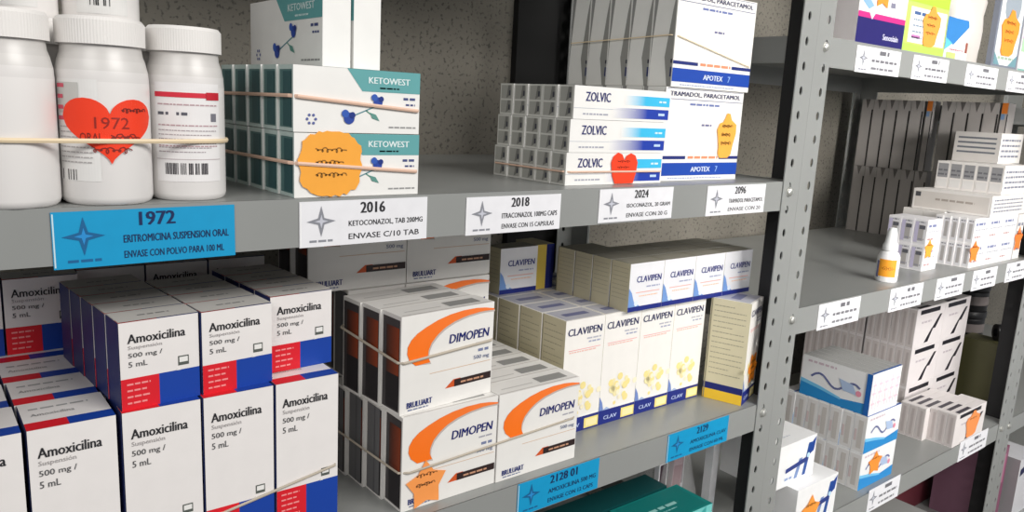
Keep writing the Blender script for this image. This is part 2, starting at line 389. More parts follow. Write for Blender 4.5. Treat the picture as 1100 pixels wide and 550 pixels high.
def amox_art(F, w, d, h):
    a = F['front']; T = h
    k = 1 if h > .1 else .8; f = .0185 if h > .1 else .0140
    a.text('Amoxicilina', w * .1, T - f, w * .72, .0066 * (1 if h > .1 else .92), INK, .012)
    a.text('Suspensión', w * .1, T - f - .0058 * k, w * .42, .0040 * k, (165, 160, 160), .0)
    a.text('500 mg /', w * .1, T - f - .0130 * k, w * .42, .0050 * k, (84, 84, 86), .004); a.text('5 mL', w * .1, T - f - .0196 * k, w * .23, .0045 * k, (84, 84, 86), .004)
    b = h * .36
    a.rect(0, 0, w * .47, b, ARED); a.rect(w * .47, 0, w, b, ABLUE)
    for k in range(4 if h < .1 else 6): a.words(w * .07, b - .0045 - .0042 * k, w * (.36 - .05 * (k % 2)), .0012, (245, 150, 150), 10 + k, 2)
    q = b + .003; a.rect(w * .72, q, w * .86, q + .0065, (90, 95, 90)); a.rect(w * .735, q + .0022, w * .845, q + .0057, WHITE, 2); a.poly([(w * .69, b), (w * .75, b), (w * .72, b + .0016)], WHITE, 3)
    a = F['left']; a.rect(0, 0, d, h, (27, 42, 104)); a.rect(d * .96, 0, d, h, (58, 74, 132), 2)
    a = F['top']; e = min(.012, d * .3)
    a.rect(0, 0, w * .47, e, ARED); a.rect(w * .47, 0, w, e, ABLUE); a.text('Amoxicilina', w * .1, e + d * .2, w * .5, d * .1, (150, 150, 150), 0)
    a.words(w * .1, d * .72, w * .8, d * .05, (170, 170, 170), 3)
def amox_small_art(F, w, d, h):
    amox_art(F, w, d, h); F['top'].rect(0, 0, w, d * .97, (212, 210, 206), 3); F['top'].words(w * .3, d * .4, w * .7, d * .08, (150, 150, 150), 4, 4)
amox_me = box_mesh('amoxicillin_carton', .0482, .0465, .1292, (238, 234, 232), amox_art, left=(40, 56, 120))
amoxs_me = box_mesh('amoxicillin_carton_short', .0495, .0262, .058, (238, 234, 232), amox_small_art, left=(40, 56, 120))
DO = (250, 116, 24)
def dimo_art(F, w, d, h):
    a = F['front']
    outer = [(1, .93), (.9, .953), (.8, .965), (.65, .965), (.5, .945), (.37, .91), (.25, .86), (.16, .81), (.1, .755), (.065, .69), (.06, .62), (.085, .55), (.15, .485)]
    inner = [(.3, .49), (.275, .55), (.28, .62), (.31, .69), (.37, .76), (.45, .82), (.55, .865), (.68, .9), (.85, .92), (1, .915)]
    def at(L, t):
        x = t * (len(L) - 1); i = min(int(x), len(L) - 2); f = x - i; return (L[i][0] * (1 - f) + L[i + 1][0] * f, L[i][1] * (1 - f) + L[i + 1][1] * f)
    n = 24; O = [at(outer, k / n) for k in range(n + 1)]; I = [at(inner[::-1], k / n) for k in range(n + 1)]
    for k in range(n):
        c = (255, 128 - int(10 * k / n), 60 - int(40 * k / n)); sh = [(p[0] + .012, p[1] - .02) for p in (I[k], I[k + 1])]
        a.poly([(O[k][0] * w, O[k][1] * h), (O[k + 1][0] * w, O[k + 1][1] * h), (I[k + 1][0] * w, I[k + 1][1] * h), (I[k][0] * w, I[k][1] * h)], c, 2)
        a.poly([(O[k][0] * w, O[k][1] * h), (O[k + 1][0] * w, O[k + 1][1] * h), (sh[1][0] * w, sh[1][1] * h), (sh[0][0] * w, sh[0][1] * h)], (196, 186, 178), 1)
    a.text('DIMOPEN', w * .5, h * .64, w * .44, h * .095, (24, 34, 110), .014, .12)
    a.words(w * .8, h * .575, w * .95, h * .018, (170, 170, 180), 2); a.text('500 mg', w * .78, h * .4, w * .18, h * .055, (130, 138, 165), .01); a.words(w * .83, h * .49, w * .95, h * .03, (120, 130, 165), 3)
    a.rect(w * .3, h * .365, w * .98, h * .372, (216, 186, 160))
    a.poly([(w * .47, h * .17), (w * .60, h * .17), (w * .64, h * .25), (w * .56, h * .25)], (214, 90, 40)); a.rect(w * .57, h * .17, w * .99, h * .245, (48, 34, 34), 2); a.words(w * .64, h * .195, w * .9, h * .02, (200, 150, 120), 5, 3)
    a.text('BRULUART', w * .07, h * .06, w * .26, h * .06, (44, 56, 120), .02); a.words(w * .08, h * .03, w * .3, h * .014, (120, 130, 160), 6)
    a = F['left']
    a.rect(d * .05, h * .03, d * .94, h * .96, (66, 62, 64)); a.grad(d * .25, h * .4, d * .92, h * .88, (60, 32, 24), (150, 62, 26), 2); a.rect(d * .25, h * .05, d * .92, h * .4, (34, 30, 34), 2)
    a = F['top']; a.rect(w * .02, d * .05, w * .98, d * .1, (205, 200, 196)); a.rect(w * .55, d * .25, w * .9, d * .72, (150, 150, 148)); a.rect(w * .1, d * .35, w * .48, d * .42, (206, 204, 200))
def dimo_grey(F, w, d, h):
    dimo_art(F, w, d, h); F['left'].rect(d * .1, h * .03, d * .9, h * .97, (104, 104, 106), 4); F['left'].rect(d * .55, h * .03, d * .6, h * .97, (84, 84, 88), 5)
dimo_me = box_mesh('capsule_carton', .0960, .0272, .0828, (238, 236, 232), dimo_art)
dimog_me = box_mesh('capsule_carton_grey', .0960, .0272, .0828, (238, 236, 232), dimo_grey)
BEIGE = (206, 198, 168); YEL = (250, 205, 60)
def clav_side(a, d, h, n=14):
    for k in range(n): a.words(d * .1, h * (.93 - .72 * k / n), d * (.9 if k % 4 else .6), h * .008, (172, 166, 142), 20 + k)
    a.rect(0, h * .10, d, h * .165, (30, 40, 118)); a.rect(0, 0, d, h * .10, YEL)
    a.rect(d * .02, 0, d * .05, h, (150, 144, 120), 3)
def clav_art(F, w, d, h):
    a = F['front']
    a.text('CLAVIPEN', w * .06, h * .865, w * .86, h * .062, (34, 40, 92), .014, .05)
    a.words(w * .55, h * .815, w * .92, h * .014, (190, 190, 200), 2); a.words(w * .6, h * .785, w * .92, h * .014, (170, 175, 200), 3); a.rect(w * .1, h * .735, w * .92, h * .74, (235, 150, 150)); a.words(w * .12, h * .715, w * .8, h * .01, (240, 190, 180), 4)
    r = random.Random(4)
    for k in range(22): a.disc(w * (.45 + r.gauss(0, .15)), h * (.3 + r.gauss(0, .05)), w * r.uniform(.04, .085), r.choice([(250, 238, 184), (250, 232, 156), (252, 244, 214)]), 1 + k % 3, 8)
    a.rect(0, 0, w, h * .13, (30, 44, 130)); a.rect(w * .62, h * .015, w * .99, h * .105, (250, 232, 140), 2); a.rect(w * .66, h * .03, w * .95, h * .09, (254, 240, 180), 3)
    a.text('CLAV', w * .14, h * .04, w * .36, h * .035, (190, 205, 240), .02); a.rect(w * .45, h * .13, w * .98, h * .15, (250, 248, 244), 2)
    a.poly([(0, h * .13), (w * .12, h * .13), (w * .08, h * .2), (0, h * .26)], (120, 145, 205)); a.poly([(w * .08, h * .13), (w * .3, h * .13), (w * .2, h * .155)], (170, 190, 225), 2)
    clav_side(F['left'], d, h)
    F['top'].rect(w * .04, d * .06, w * .96, d * .96, (196, 196, 206)); F['top'].rect(w * .2, d * .35, w * .8, d * .6, (120, 124, 160), 2)
def clavs_art(F, w, d, h):
    a = F['front']
    a.text('CLAVIPEN', w * .2, h * .6, w * .72, h * .13, (30, 44, 130), .014, .05)
    a.words(w * .5, h * .48, w * .9, h * .03, (170, 175, 205), 2); a.rect(w * .2, h * .38, w * .9, h * .395, (240, 170, 150)); a.words(w * .3, h * .3, w * .85, h * .02, (250, 200, 160), 4)
    a.rect(0, 0, w, h * .1, (30, 44, 130)); a.poly([(0, h * .1), (w * .34, h * .1), (w * .16, h * .2), (w * .08, h * .4), (0, h * .5)], (120, 160, 220), 2); a.disc(w * .22, h * .17, h * .06, (230, 240, 252), 3)
    for k in range(8): F['left'].words(d * .1, h * (.88 - .09 * k), d * .9, h * .012, (176, 170, 146), 30 + k)
    F['left'].rect(d * .0, 0, d * .04, h, (150, 144, 120), 3); F['top'].rect(w * .05, d * .06, w * .95, d * .96, (168, 164, 150))
clav_me = box_mesh('syrup_carton', .0553, .036, .1236, (246, 243, 238), clav_art, left=BEIGE)
clavs_me = box_mesh('syrup_carton_short', .0535, .0275, .0525, (240, 240, 244), clavs_art, left=BEIGE, top=(160, 156, 140))

# ------------------------------------------------------------------ placing rows of boxes
ORD = ['front one', 'second back', 'third back', 'fourth back', 'fifth back', 'sixth back', 'seventh back', 'eighth back', 'ninth back']
def put(name, me, loc, rz, label, cat, group):
    o = bpy.data.objects.new(name, me); COL.objects.link(o); o.location = loc; o.rotation_euler = (0, 0, rz)
    return tag(o, label, cat, group)
def run(name, me, d, loc, n, desc, where, group, cat='medicine box', rz=0, skew=0, gap=.0004, jit=.0, step=None, fmt='{d}, {o} in {w}'):
    out = []; first = None
    for k in range(n):
        dx, dy = (skew * k, (d + gap) * k) if step is None else (step[0] * k, step[1] * k)
        c, s_ = math.cos(rz), math.sin(rz)
        l = (loc[0] + dx * c - dy * s_ + random.uniform(-jit, jit), loc[1] + dx * s_ + dy * c, loc[2])
        if first is None: o = first = put(name, me, l, rz, '', cat, group)
        else: o = first.copy(); COL.objects.link(o); o.location = l
        o['label'] = fmt.format(d=desc, o=ORD[k], w=where); out.append(o)
    return out
def band(path, label, mat=M_BAND, r=.0008):
    pts = []
    n = len(path)
    for i in range(n):
        a, b = Vector(path[i]), Vector(path[(i + 1) % n]); pts += [a + (b - a) * t for t in (.04, .35, .65, .96)]
    m = MB(); m.tube(pts, r, True); o = link('rubber_band', m.mesh('rubber_band', mat, True)); tag(o, label, 'rubber band'); return o
def quad_band(x0, x1, y0, y1, zfl, zfr, zbl, zbr, skew=0, rz=0, piv=None, e=.0014, **k):
    p = [(x0 - e, y0 - e, zfl), (x1 + e, y0 - e, zfr), (x1 + skew + e, y1 + e, zbr), (x0 + skew - e, y1 + e, zbl)]
    if rz:
        c, s_ = math.cos(rz), math.sin(rz); px, py = piv
        p = [(px + (x - px) * c - (y - py) * s_, py + (x - px) * s_ + (y - py) * c, z) for x, y, z in p]
    return band(p, **k)
Z1, Z2, Z3, Z4, Z5 = 1.4502, 1.1852, 1.6122, 1.2952, .9782

# --- upper left shelf: antifungal boxes in two rows, gel boxes in three, painkillers in two
kd = (.0965, .0245, .0436)
lo = run('medicine_box', ket_me, .0245, (-.595, .006, Z1), 5, 'white and teal antifungal box', 'the lower banded row above the 2016 label', 'teal antifungal boxes above the 2016 label', skew=-.0014)
up = run('medicine_box', ket_me, .0245, (-.5955, .006, Z1 + .0441), 5, 'white and teal antifungal box', 'the upper banded row above the 2016 label', 'teal antifungal boxes above the 2016 label', skew=-.0014)
sticker(lo[0], 'pad', 'front', kd, .0262, .0228, .0232, .0222, (250, 172, 62), 'paper_sticker', 'wavy orange paper sticker with handwriting', 3)
for z, w in ((Z1 + .0226, 'lower'), (Z1 + .0441 + .0226, 'upper')):
    quad_band(-.5955, -.4985, .006, .1305, z + .001, z - .006, z - .0, z - .002, skew=-.006, label='pinkish rubber band around the %s row of teal antifungal boxes' % w, mat=M_PINKBAND, r=.0009)
for k, x in enumerate((-.5615, -.5375)):
    put('medicine_box', ketw_me, (x, .1755, Z1 + .0882), -PI / 2, 'long teal and white box lying end-on atop the banded stack, %s of the pair' % ('left' if k == 0 else 'right'), 'medicine box', 'long boxes atop the teal antifungal stack')
zd = (.1285, .0202, .0294); zr = []
for k, (x, w) in enumerate(((-.3335, 'bottom'), (-.3315, 'middle'), (-.3297, 'top'))):
    zr.append(run('medicine_box', zol_me, .0202, (x, .024, Z1 + .0297 * k), 5, 'white and blue gel box', 'the %s tier above the 2018 label' % w, 'white and blue gel boxes stacked three high', jit=.0005, skew=-.0007))
sticker(zr[0][0], 'plump', 'front', zd, .0735, .0152, .0185, .0147, RED, 'heart_sticker', 'red paper heart sticker', 9, 2)
quad_band(-.3335, -.2045, .024, .1265, Z1 + .0125, Z1 + .0115, Z1 + .012, Z1 + .012, skew=-.003, label='thin band around the bottom tier of white and blue gel boxes', mat=M_PINKBAND, r=.0006)
td = (.128, .0302, .0945)
lo = run('medicine_box', tram_me, .0302, (-.1945, .047, Z1), 4, 'tall white and blue painkiller box', 'the lower row above the 2096 label', 'white and blue painkiller boxes', skew=.0005)
for o in lo: o.location.x += 0
up = run('medicine_box', tram_me, .0302, (-.1905, .034, Z1 + .0949), 5, 'tall white and blue painkiller box', 'the upper banded row', 'white and blue painkiller boxes', skew=.0)
for k, o in enumerate(lo): o.location.y = .036 + .0306 * k
sticker(lo[0], 'hand', 'front', td, .103, .0475, .0175, .024, (252, 178, 74), 'paper_sticker', 'orange hand-shaped paper sticker', 5)
quad_band(-.1905, -.0625, .034, .187, Z1 + .0949 + .050, Z1 + .0949 + .026, Z1 + .14, Z1 + .14, skew=-.002, label='thin band around the upper row of white and blue painkiller boxes', mat=M_BAND, r=.0004)

# --- bottles
def bottle_meshes(r, H):
    s_ = H / .1055; mb = MB()
    prof = [(0, 0), (r * .9, 0), (r * .97, .0015), (r, .004), (r, .070 * s_), (r * .985, .076 * s_), (r * .93, .082 * s_), (r * .88, .0855 * s_), (r * .86, .090 * s_), (r * .86, .096 * s_), (0, .096 * s_)]
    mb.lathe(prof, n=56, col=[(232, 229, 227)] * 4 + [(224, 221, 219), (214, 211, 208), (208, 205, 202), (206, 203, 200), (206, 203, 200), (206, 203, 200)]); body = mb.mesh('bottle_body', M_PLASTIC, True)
    mb = MB(); n = 90; R = r * .95
    for k in range(n):
        a, b, c = [2 * PI * (k + t) / n for t in (0, .5, 1)]
        for (p, rp), (q, rq) in (((a, R), (b, R * .994)), ((b, R * .994), (c, R))):
            mb.face([(rp * math.cos(p), rp * math.sin(p), .0905 * s_), (rq * math.cos(q), rq * math.sin(q), .0905 * s_), (rq * math.cos(q), rq * math.sin(q), .1035 * s_), (rp * math.cos(p), rp * math.sin(p), .1035 * s_)], (236, 233, 230))
            mb.face([(rp * math.cos(p), rp * math.sin(p), .1035 * s_), (rq * math.cos(q), rq * math.sin(q), .1035 * s_), (R * .93 * math.cos(q), R * .93 * math.sin(q), H), (R * .93 * math.cos(p), R * .93 * math.sin(p), H)], (236, 233, 230))
    mb.lathe([(0, H), (R * .93, H)], n=48, col=(236, 233, 230)); mb.lathe([(R * .86, .0905 * s_), (R, .0905 * s_)], n=48, col=(225, 222, 220))
    cap = mb.mesh('bottle_cap', M_PLASTIC)
    return body, cap
def wrap(mb, r, a0, L0=1):      # u is arc length from the direction a0, v is height
    return Art(mb, lambda u, v, L: ((r + EPS * L * L0) * math.cos(a0 + u / r), (r + EPS * L * L0) * math.sin(a0 + u / r), v))
def bottle_label(r, a0, kind):
    mb = MB(); a = wrap(mb, r, a0)
    def strip(u0, v0, u1, v1, c, Lr=1):
        n = max(1, int(abs(u1 - u0) / .0015))
        for k in range(n): a.rect(u0 + (u1 - u0) * k / n, v0, u0 + (u1 - u0) * (k + 1) / n, v1, c, Lr)
    if kind == 'right':
        strip(-.019, .012, .022, .072, (238, 236, 236), 1)
        strip(-.019, .0632, .012, .0662, (214, 40, 62), 2); strip(.012, .0622, .0215, .0668, (196, 28, 48), 3)
        for k in range(3): a.words(-.017, .0585 - .0125 * k, .020, .0008, (190, 160, 165), 2 + k, 2)
        a.words(-.017, .0525, .002, .0018, (90, 90, 100), 8, 2); a.words(.015, .049, .019, .005, (120, 120, 130), 2, 2)
        for k in range(6): a.words(-.017, .043 - .0026 * k, .019 - .004 * (k % 3), .0006, (175, 165, 170), 12 + k, 2)
        strip(-.019, .0255, .022, .026, (200, 190, 192), 2); a.barcode(-.013, .0165, .0145, .0235, (50, 46, 52), 3, 30)
    elif kind == 'middle':
        strip(-.030, .014, -.004, .071, (232, 231, 229), 1); strip(-.0285, .052, -.014, .069, (196, 196, 192), 2)
        for k in range(4): a.words(-.029, .066 - .006 * k, -.023, .0022, (214, 90, 110), 2 + k, 3)
        for k in range(8): a.words(-.028, .044 - .0028 * k, -.008, .0007, (180, 176, 176), 9 + k, 3)
        a.barcode(-.028, .0145, -.017, .0205, (60, 56, 58), 5, 12)
    else:
        strip(-.014, .006, .016, .05, (225, 224, 222), 1); a.barcode(-.006, .011, .009, .019, (40, 40, 42), 4, 14); a.words(-.012, .03, .012, .001, (150, 150, 150), 2, 2)
        a.words(-.012, .022, -.008, .006, (120, 120, 120), 3, 2)
    return mb.mesh('bottle_label', M_PAPER)
def bottle(x, y, z, r, H, label, kind, face=-PI / 2, shared={}):
    key = (r, H)
    if key not in shared: shared[key] = bottle_meshes(r, H)
    b = empty('pill_bottle', (x, y, z)); tag(b, label, 'bottle', 'white medicine bottles')
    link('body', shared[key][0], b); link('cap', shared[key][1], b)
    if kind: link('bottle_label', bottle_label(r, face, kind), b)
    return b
BH = .1055
bottle(-.7538, .0225, Z1, .0243, BH, 'leftmost front white bottle cut by the picture edge', None)
vdir = lambda x, y: math.atan2(CAMP.y - y, CAMP.x - x)
b2 = bottle(-.7045, .0245, Z1, .0248, BH, 'white bottle wearing a red paper heart, above the blue 1972 label', 'middle', vdir(-.7045, .0245) + .05)
b3 = bottle(-.6562, .031, Z1, .0230, BH, 'white bottle with red-striped label and barcode, rightmost of the front row', 'right', vdir(-.6558, .031))
mb = MB(); r = .0248; a = wrap(mb, r + .0006, vdir(-.7045, .0245) + .08)
hs = heart_shape(); n = 40
def span(u):                      # top and bottom of the heart at abscissa u
    ys = []
    for (x0, y0), (x1, y1) in zip(hs, hs[1:] + hs[:1]):
        if (x0 - u) * (x1 - u) <= 0 and x0 != x1: ys.append(y0 + (y1 - y0) * (u - x0) / (x1 - x0))
    return (min(ys), max(ys)) if len(ys) > 1 else (0, 0)
hu, hv, cu, cv = .0268, .0185, .0008, .0425
for k in range(n):
    u0, u1 = -1 + 2 * k / n + 1e-4, -1 + 2 * (k + 1) / n - 1e-4
    (l0, t0), (l1, t1) = span(u0), span(u1)
    if t0 == l0 and t1 == l1: continue
    a.poly([(cu + u0 * hu, cv + l0 * hv), (cu + u1 * hu, cv + l1 * hv), (cu + u1 * hu, cv + t1 * hv), (cu + u0 * hu, cv + t0 * hv)], (246, 62, 26), 1)
a.text('1972', cu - .008, cv + .0015, .018, .0065, (150, 34, 24), .0)
a.text('ORAL', cu - .016, cv - .006, .012, .005, (120, 30, 24), .0); a.scrawl(cu + .0, cv - .006, cu + .015, .005, (130, 30, 24), .0006, 3)
a.scrawl(cu - .01, cv - .0125, cu + .01, .004, (130, 30, 24), .0006, 8); a.scrawl(cu + .006, cv + .0105, cu + .021, .003, (110, 26, 20), .0006, 5)
tag(link('heart_sticker', mb.mesh('heart_sticker', M_PAPER), b2), 'red paper heart with dark handwriting')
bottle(-.728, .0735, Z1, .0248, BH, 'second-row white bottle peeping between the left and heart bottles', None)
bottle(-.6782, .0776, Z1, .0248, BH, 'second-row white bottle hidden behind the heart bottle', None)
bottle(-.7785, .0725, Z1, .0248, BH, 'second-row white bottle behind the leftmost front bottle', None)
bottle(-.6915, .0865, Z1 + BH, .0225, .095, 'upper-tier white bottle with a barcode, standing above the heart bottle', 'upper', vdir(-.6915, .0865))
bottle(-.7385, .0865, Z1 + BH, .0225, .095, 'upper-tier white bottle at the top left corner', 'upper', vdir(-.7385, .0865) - .2)
pts = []
def arc(cx, cy, r, a0, a1, n=14): return [(cx + r * math.cos(a0 + (a1 - a0) * k / n), cy + r * math.sin(a0 + (a1 - a0) * k / n)) for k in range(n + 1)]
rr = .0258
hull = arc(-.7538, .0225, rr - .0004, PI, PI * 1.5) + arc(-.7045, .0245, rr, PI * 1.5, PI * 1.54) + arc(-.6562, .031, .0241, PI * 1.54, PI * 2.12) + arc(-.6765, .0775, rr, PI * 2.12, PI * 2.5) + arc(-.7785, .0725, rr, PI * .5, PI * .95)
hull = hull[:-1]
m = MB(); m.tube([(x, y, Z1 + .0372 ) for i, (x, y) in enumerate(hull)], .0010, True)
tag(link('rubber_band', m.mesh('rubber_band', M_BAND, True)), 'cream rubber band round the front white bottles', 'rubber band')

# --- lower left shelf: amoxicillin cartons
cols_ = [(-.8065, 'far left column, cut by the picture edge', 4), (-.7555, 'second column from the left', 5), (-.7038, 'third column from the left', 4), (-.6535, 'fourth column from the left', 4), (-.6032, 'rightmost column', 4)]
for x, w, n in cols_:
    run('medicine_carton', amox_me, .0465, (x, .02, Z2), n, 'tall amoxicillin carton', 'the lower ' + w, 'tall amoxicillin cartons', 'medicine box', skew=-.0012)
ZU = Z2 + .1294
run('medicine_carton', amoxs_me, .0262, (-.7028, .0235, ZU), 5, 'short amoxicillin carton', 'the upper left navy-sided row', 'short amoxicillin cartons on top', skew=-.0006, rz=.075)
run('medicine_carton', amoxs_me, .0262, (-.6518, .0255, ZU), 4, 'short amoxicillin carton', 'the upper middle row', 'short amoxicillin cartons on top', skew=-.0006, rz=.075)
run('medicine_carton', amoxs_me, .0262, (-.5975, .044, ZU), 4, 'short amoxicillin carton', 'the upper right row, set back', 'short amoxicillin cartons on top', skew=-.0006, rz=.06)
for k, x in enumerate((-.8, -.749, -.698, -.647, -.596)):
    put('medicine_carton', amoxs_me, (x, .178 + (.0 if k < 2 else .012), ZU), 0, 'short amoxicillin carton in the shadowed back row, %s from the left' % ['first', 'second', 'third', 'fourth', 'fifth'][k], 'medicine box', 'short amoxicillin cartons at the back')
quad_band(-.6535, -.555, .02, .207, Z2 + .0405, Z2 + .057, Z2 + .05, Z2 + .05, skew=-.004, label='rubber band crossing the two right-hand tall amoxicillin cartons', mat=M_GREYBAND, r=.0007)

# --- lower left shelf: orange-arc capsule cartons
dd = (.096, .0272, .0828)
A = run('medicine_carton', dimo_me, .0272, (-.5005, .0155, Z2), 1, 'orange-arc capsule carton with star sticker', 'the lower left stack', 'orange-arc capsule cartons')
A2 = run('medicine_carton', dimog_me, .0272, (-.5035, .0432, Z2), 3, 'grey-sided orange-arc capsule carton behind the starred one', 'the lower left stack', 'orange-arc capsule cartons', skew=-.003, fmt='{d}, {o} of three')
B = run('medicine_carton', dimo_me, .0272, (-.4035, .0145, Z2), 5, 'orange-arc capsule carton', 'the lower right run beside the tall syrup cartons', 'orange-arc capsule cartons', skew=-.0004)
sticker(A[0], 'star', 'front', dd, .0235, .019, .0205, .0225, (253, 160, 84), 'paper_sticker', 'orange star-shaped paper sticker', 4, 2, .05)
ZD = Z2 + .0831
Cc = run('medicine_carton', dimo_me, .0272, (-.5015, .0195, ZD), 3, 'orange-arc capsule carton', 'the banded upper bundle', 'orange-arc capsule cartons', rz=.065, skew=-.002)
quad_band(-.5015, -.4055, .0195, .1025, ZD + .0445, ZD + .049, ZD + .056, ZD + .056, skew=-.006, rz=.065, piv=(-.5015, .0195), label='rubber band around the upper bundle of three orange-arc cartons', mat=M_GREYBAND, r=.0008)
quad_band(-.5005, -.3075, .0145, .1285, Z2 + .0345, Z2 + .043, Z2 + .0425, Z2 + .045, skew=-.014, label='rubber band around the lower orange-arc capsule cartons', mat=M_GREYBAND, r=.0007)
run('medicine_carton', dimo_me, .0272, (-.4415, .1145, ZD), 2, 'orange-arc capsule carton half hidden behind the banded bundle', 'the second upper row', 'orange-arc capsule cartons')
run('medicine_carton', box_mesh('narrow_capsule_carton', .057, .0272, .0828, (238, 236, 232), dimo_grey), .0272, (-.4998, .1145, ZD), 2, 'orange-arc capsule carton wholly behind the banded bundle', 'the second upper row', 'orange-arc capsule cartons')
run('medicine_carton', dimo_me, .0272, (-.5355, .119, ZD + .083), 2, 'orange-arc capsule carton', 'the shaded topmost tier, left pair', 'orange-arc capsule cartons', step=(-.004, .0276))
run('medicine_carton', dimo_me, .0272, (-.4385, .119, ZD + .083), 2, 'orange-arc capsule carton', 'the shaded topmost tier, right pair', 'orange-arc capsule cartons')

# --- lower left shelf: syrup cartons
for k in range(4):
    run('medicine_carton', clav_me, .036, (-.2888 + .0557 * k, .058, Z2), 5, 'tall beige-sided syrup carton with yellow burst', 'the %s lower column' % ['first', 'second', 'third', 'fourth'][k], 'tall syrup cartons', skew=-.0012)
ZC = Z2 + .1238
for k in range(4):
    run('medicine_carton', clavs_me, .0275, (-.2075 + .0539 * k, .052, ZC), 3 if k else 4, 'short syrup carton', 'the %s upper column' % ['first', 'second', 'third', 'fourth'][k], 'short syrup cartons on top', skew=-.0008)
put('medicine_carton', clavs_me, (-.2842, .176, ZC), 0, 'short syrup carton standing alone at the back left of the upper tier', 'medicine box', 'short syrup cartons on top')
def lying_art(F, w, d, h):
    F['front'].rect(0, 0, w * .55, h, (214, 186, 84)); F['front'].rect(w * .55, 0, w, h, (28, 36, 104))
put('medicine_carton', box_mesh('lying_carton', .026, .04, .0528, BEIGE, lying_art), (-.2298, .178, ZC), 0, 'syrup carton on its side showing yellow and navy stripes', 'medicine box', None)
cr = put('medicine_carton', box_mesh('single_syrup_carton', .0495, .0475, .1236, (246, 243, 238), clav_art, left=(224, 216, 184)), (-.0462, .009, Z2), math.radians(19), 'single tall syrup carton turned askew against the twin post', 'medicine box', None)
sticker(cr, 'flower', 'front', (.0495, .0475, .1236), .03, .04, .018, .02, (255, 150, 40), 'paper_sticker', 'orange paper sticker', 5)

# --- next shelf down: teal cartons and a bag of ampoules
ZL = .9302
def teal_art(F, w, d, h):
    a = F['top']; a.rect(w * .05, d * .05, w * .95, d * .95, (16, 120, 116)); a.words(w * .3, d * .42, w * .72, d * .09, (150, 206, 200), 7, 2); a.words(w * .3, d * .3, w * .62, d * .03, (150, 210, 205), 4, 2)
    a = F['front']; a.rect(w * .5, h * .6, w, h, (120, 205, 200)); a.poly([(w * .2, h * .6), (w * .9, h * .6), (w * .9, h)], (60, 170, 165), 2)
teal_me = box_mesh('teal_carton', .118, .055, .135, (18, 132, 126), teal_art)
put('medicine_carton', teal_me, (-.189, .016, ZL), .0, 'teal carton on the bottom visible left shelf, beside the plastic bag', 'medicine box', 'teal cartons')
put('medicine_carton', teal_me, (-.311, .014, ZL), .0, 'teal carton left of its twin, partly under the 2128 01 label', 'medicine box', 'teal cartons')
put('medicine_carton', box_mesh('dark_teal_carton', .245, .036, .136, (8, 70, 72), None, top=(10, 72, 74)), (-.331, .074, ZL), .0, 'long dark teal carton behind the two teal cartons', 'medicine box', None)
def bag(x0, x1, y0, y1, z0, z1, label, name='plastic_bag', seed=2):
    r = random.Random(seed); m = MB(); nu, nv = 14, 10
    cx, cy, rx, ry = (x0 + x1) / 2, (y0 + y1) / 2, (x1 - x0) / 2, (y1 - y0) / 2; g = []
    for j in range(nv + 1):
        t = j / nv; row = []
        f = .85 + .25 * math.sin(PI * min(1, t * 1.3)) if t < .75 else 1.02 - .1 * t
        for i in range(nu * 2):
            an = 2 * PI * i / (nu * 2); q = 1 + r.uniform(-.06, .06)
            fy = f * (1 - .8 * max(0, t - .5) / .5)
            row.append((cx + rx * f * q * math.cos(an) * .95, cy + ry * fy * q * math.sin(an), z0 + (z1 - z0) * t + r.uniform(-.004, .004) * (j > 0)))
        g.append(row)
    N = nu * 2
    for j in range(nv):
        for i in range(N): m.face([g[j][i], g[j][(i + 1) % N], g[j + 1][(i + 1) % N], g[j + 1][i]], WHITE)
    m.face(g[0][::-1], WHITE)
    return tag(link(name, m.mesh(name, M_FILM, True)), label, 'bag')
bag(-.078, .0, .078, .15, ZL, 1.14, 'clear crinkled plastic bag of packets below the 2129 label')
def packet(w, d, h, c, c2, loc, rot, label):
    def art(F, w, d, h):
        F['front'].rect(w * .1, h * .55, w * .9, h * .8, c2); F['front'].disc(w * .5, h * .3, w * .22, c2); F['front'].words(w * .15, h * .9, w * .85, h * .03, (120, 120, 130), 3)
    o = put('medicine_packet', box_mesh('packet', w, d, h, c, art), loc, rot[2], label, 'packet', 'packets in the clear bag'); o.rotation_euler = rot
packet(.018, .007, .18, (238, 236, 240), (60, 40, 52), (-.073, .098, ZL + .004), (0, .0, .1), 'white packet with dark print at the left inside the clear bag')
packet(.018, .007, .17, (150, 110, 122), (116, 40, 60), (-.050, .1, ZL + .004), (0, .05, -.05), 'pinkish packet in the middle inside the clear bag')
packet(.022, .007, .178, (226, 224, 230), (70, 60, 76), (-.027, .112, ZL + .004), (0, 0, .0), 'white packet at the right inside the clear bag')
m = MB(); m.box(0, 0, 0, .012, .012, .2, (225, 224, 226)); tag(link('card_sheet', m.mesh('card_sheet', M_BOARD), None, (-.0165, .06, ZL)), 'upright white card beside the post under the 2129 label', 'card')

# ------------------------------------------------------------------ middle unit, top shelf
def pink_art(F, w, d, h):
    a = F['front']; a.rect(0, 0, w, .030, (34, 28, 104)); a.rect(0, .030, w, .0365, (206, 44, 132)); a.text('Senosiain', w * .55, .008, w * .33, .007, (225, 225, 245), .015)
    a.poly([(w * .22, .0365), (w * .34, .0365), (w * .28, .029)], (240, 230, 240), 2)
    a.poly([(w * .08, h), (w * .04, h * .45), (w * .2, .04), (w * .3, .045), (w * .16, h * .5), (w * .22, h)], (140, 180, 214)); a.poly([(w * .18, h), (w * .14, h * .5), (w * .24, h * .5), (w * .3, h)], (230, 120, 150), 2)
    a.words(w * .64, .047, w * .74, .006, (130, 130, 150), 3); a.words(w * .64, .06, w * .95, .002, (190, 110, 120), 4); a.words(w * .64, .066, w * .9, .002, (190, 150, 150), 5)
    F['left'].rect(0, 0, d, h, (232, 226, 226))
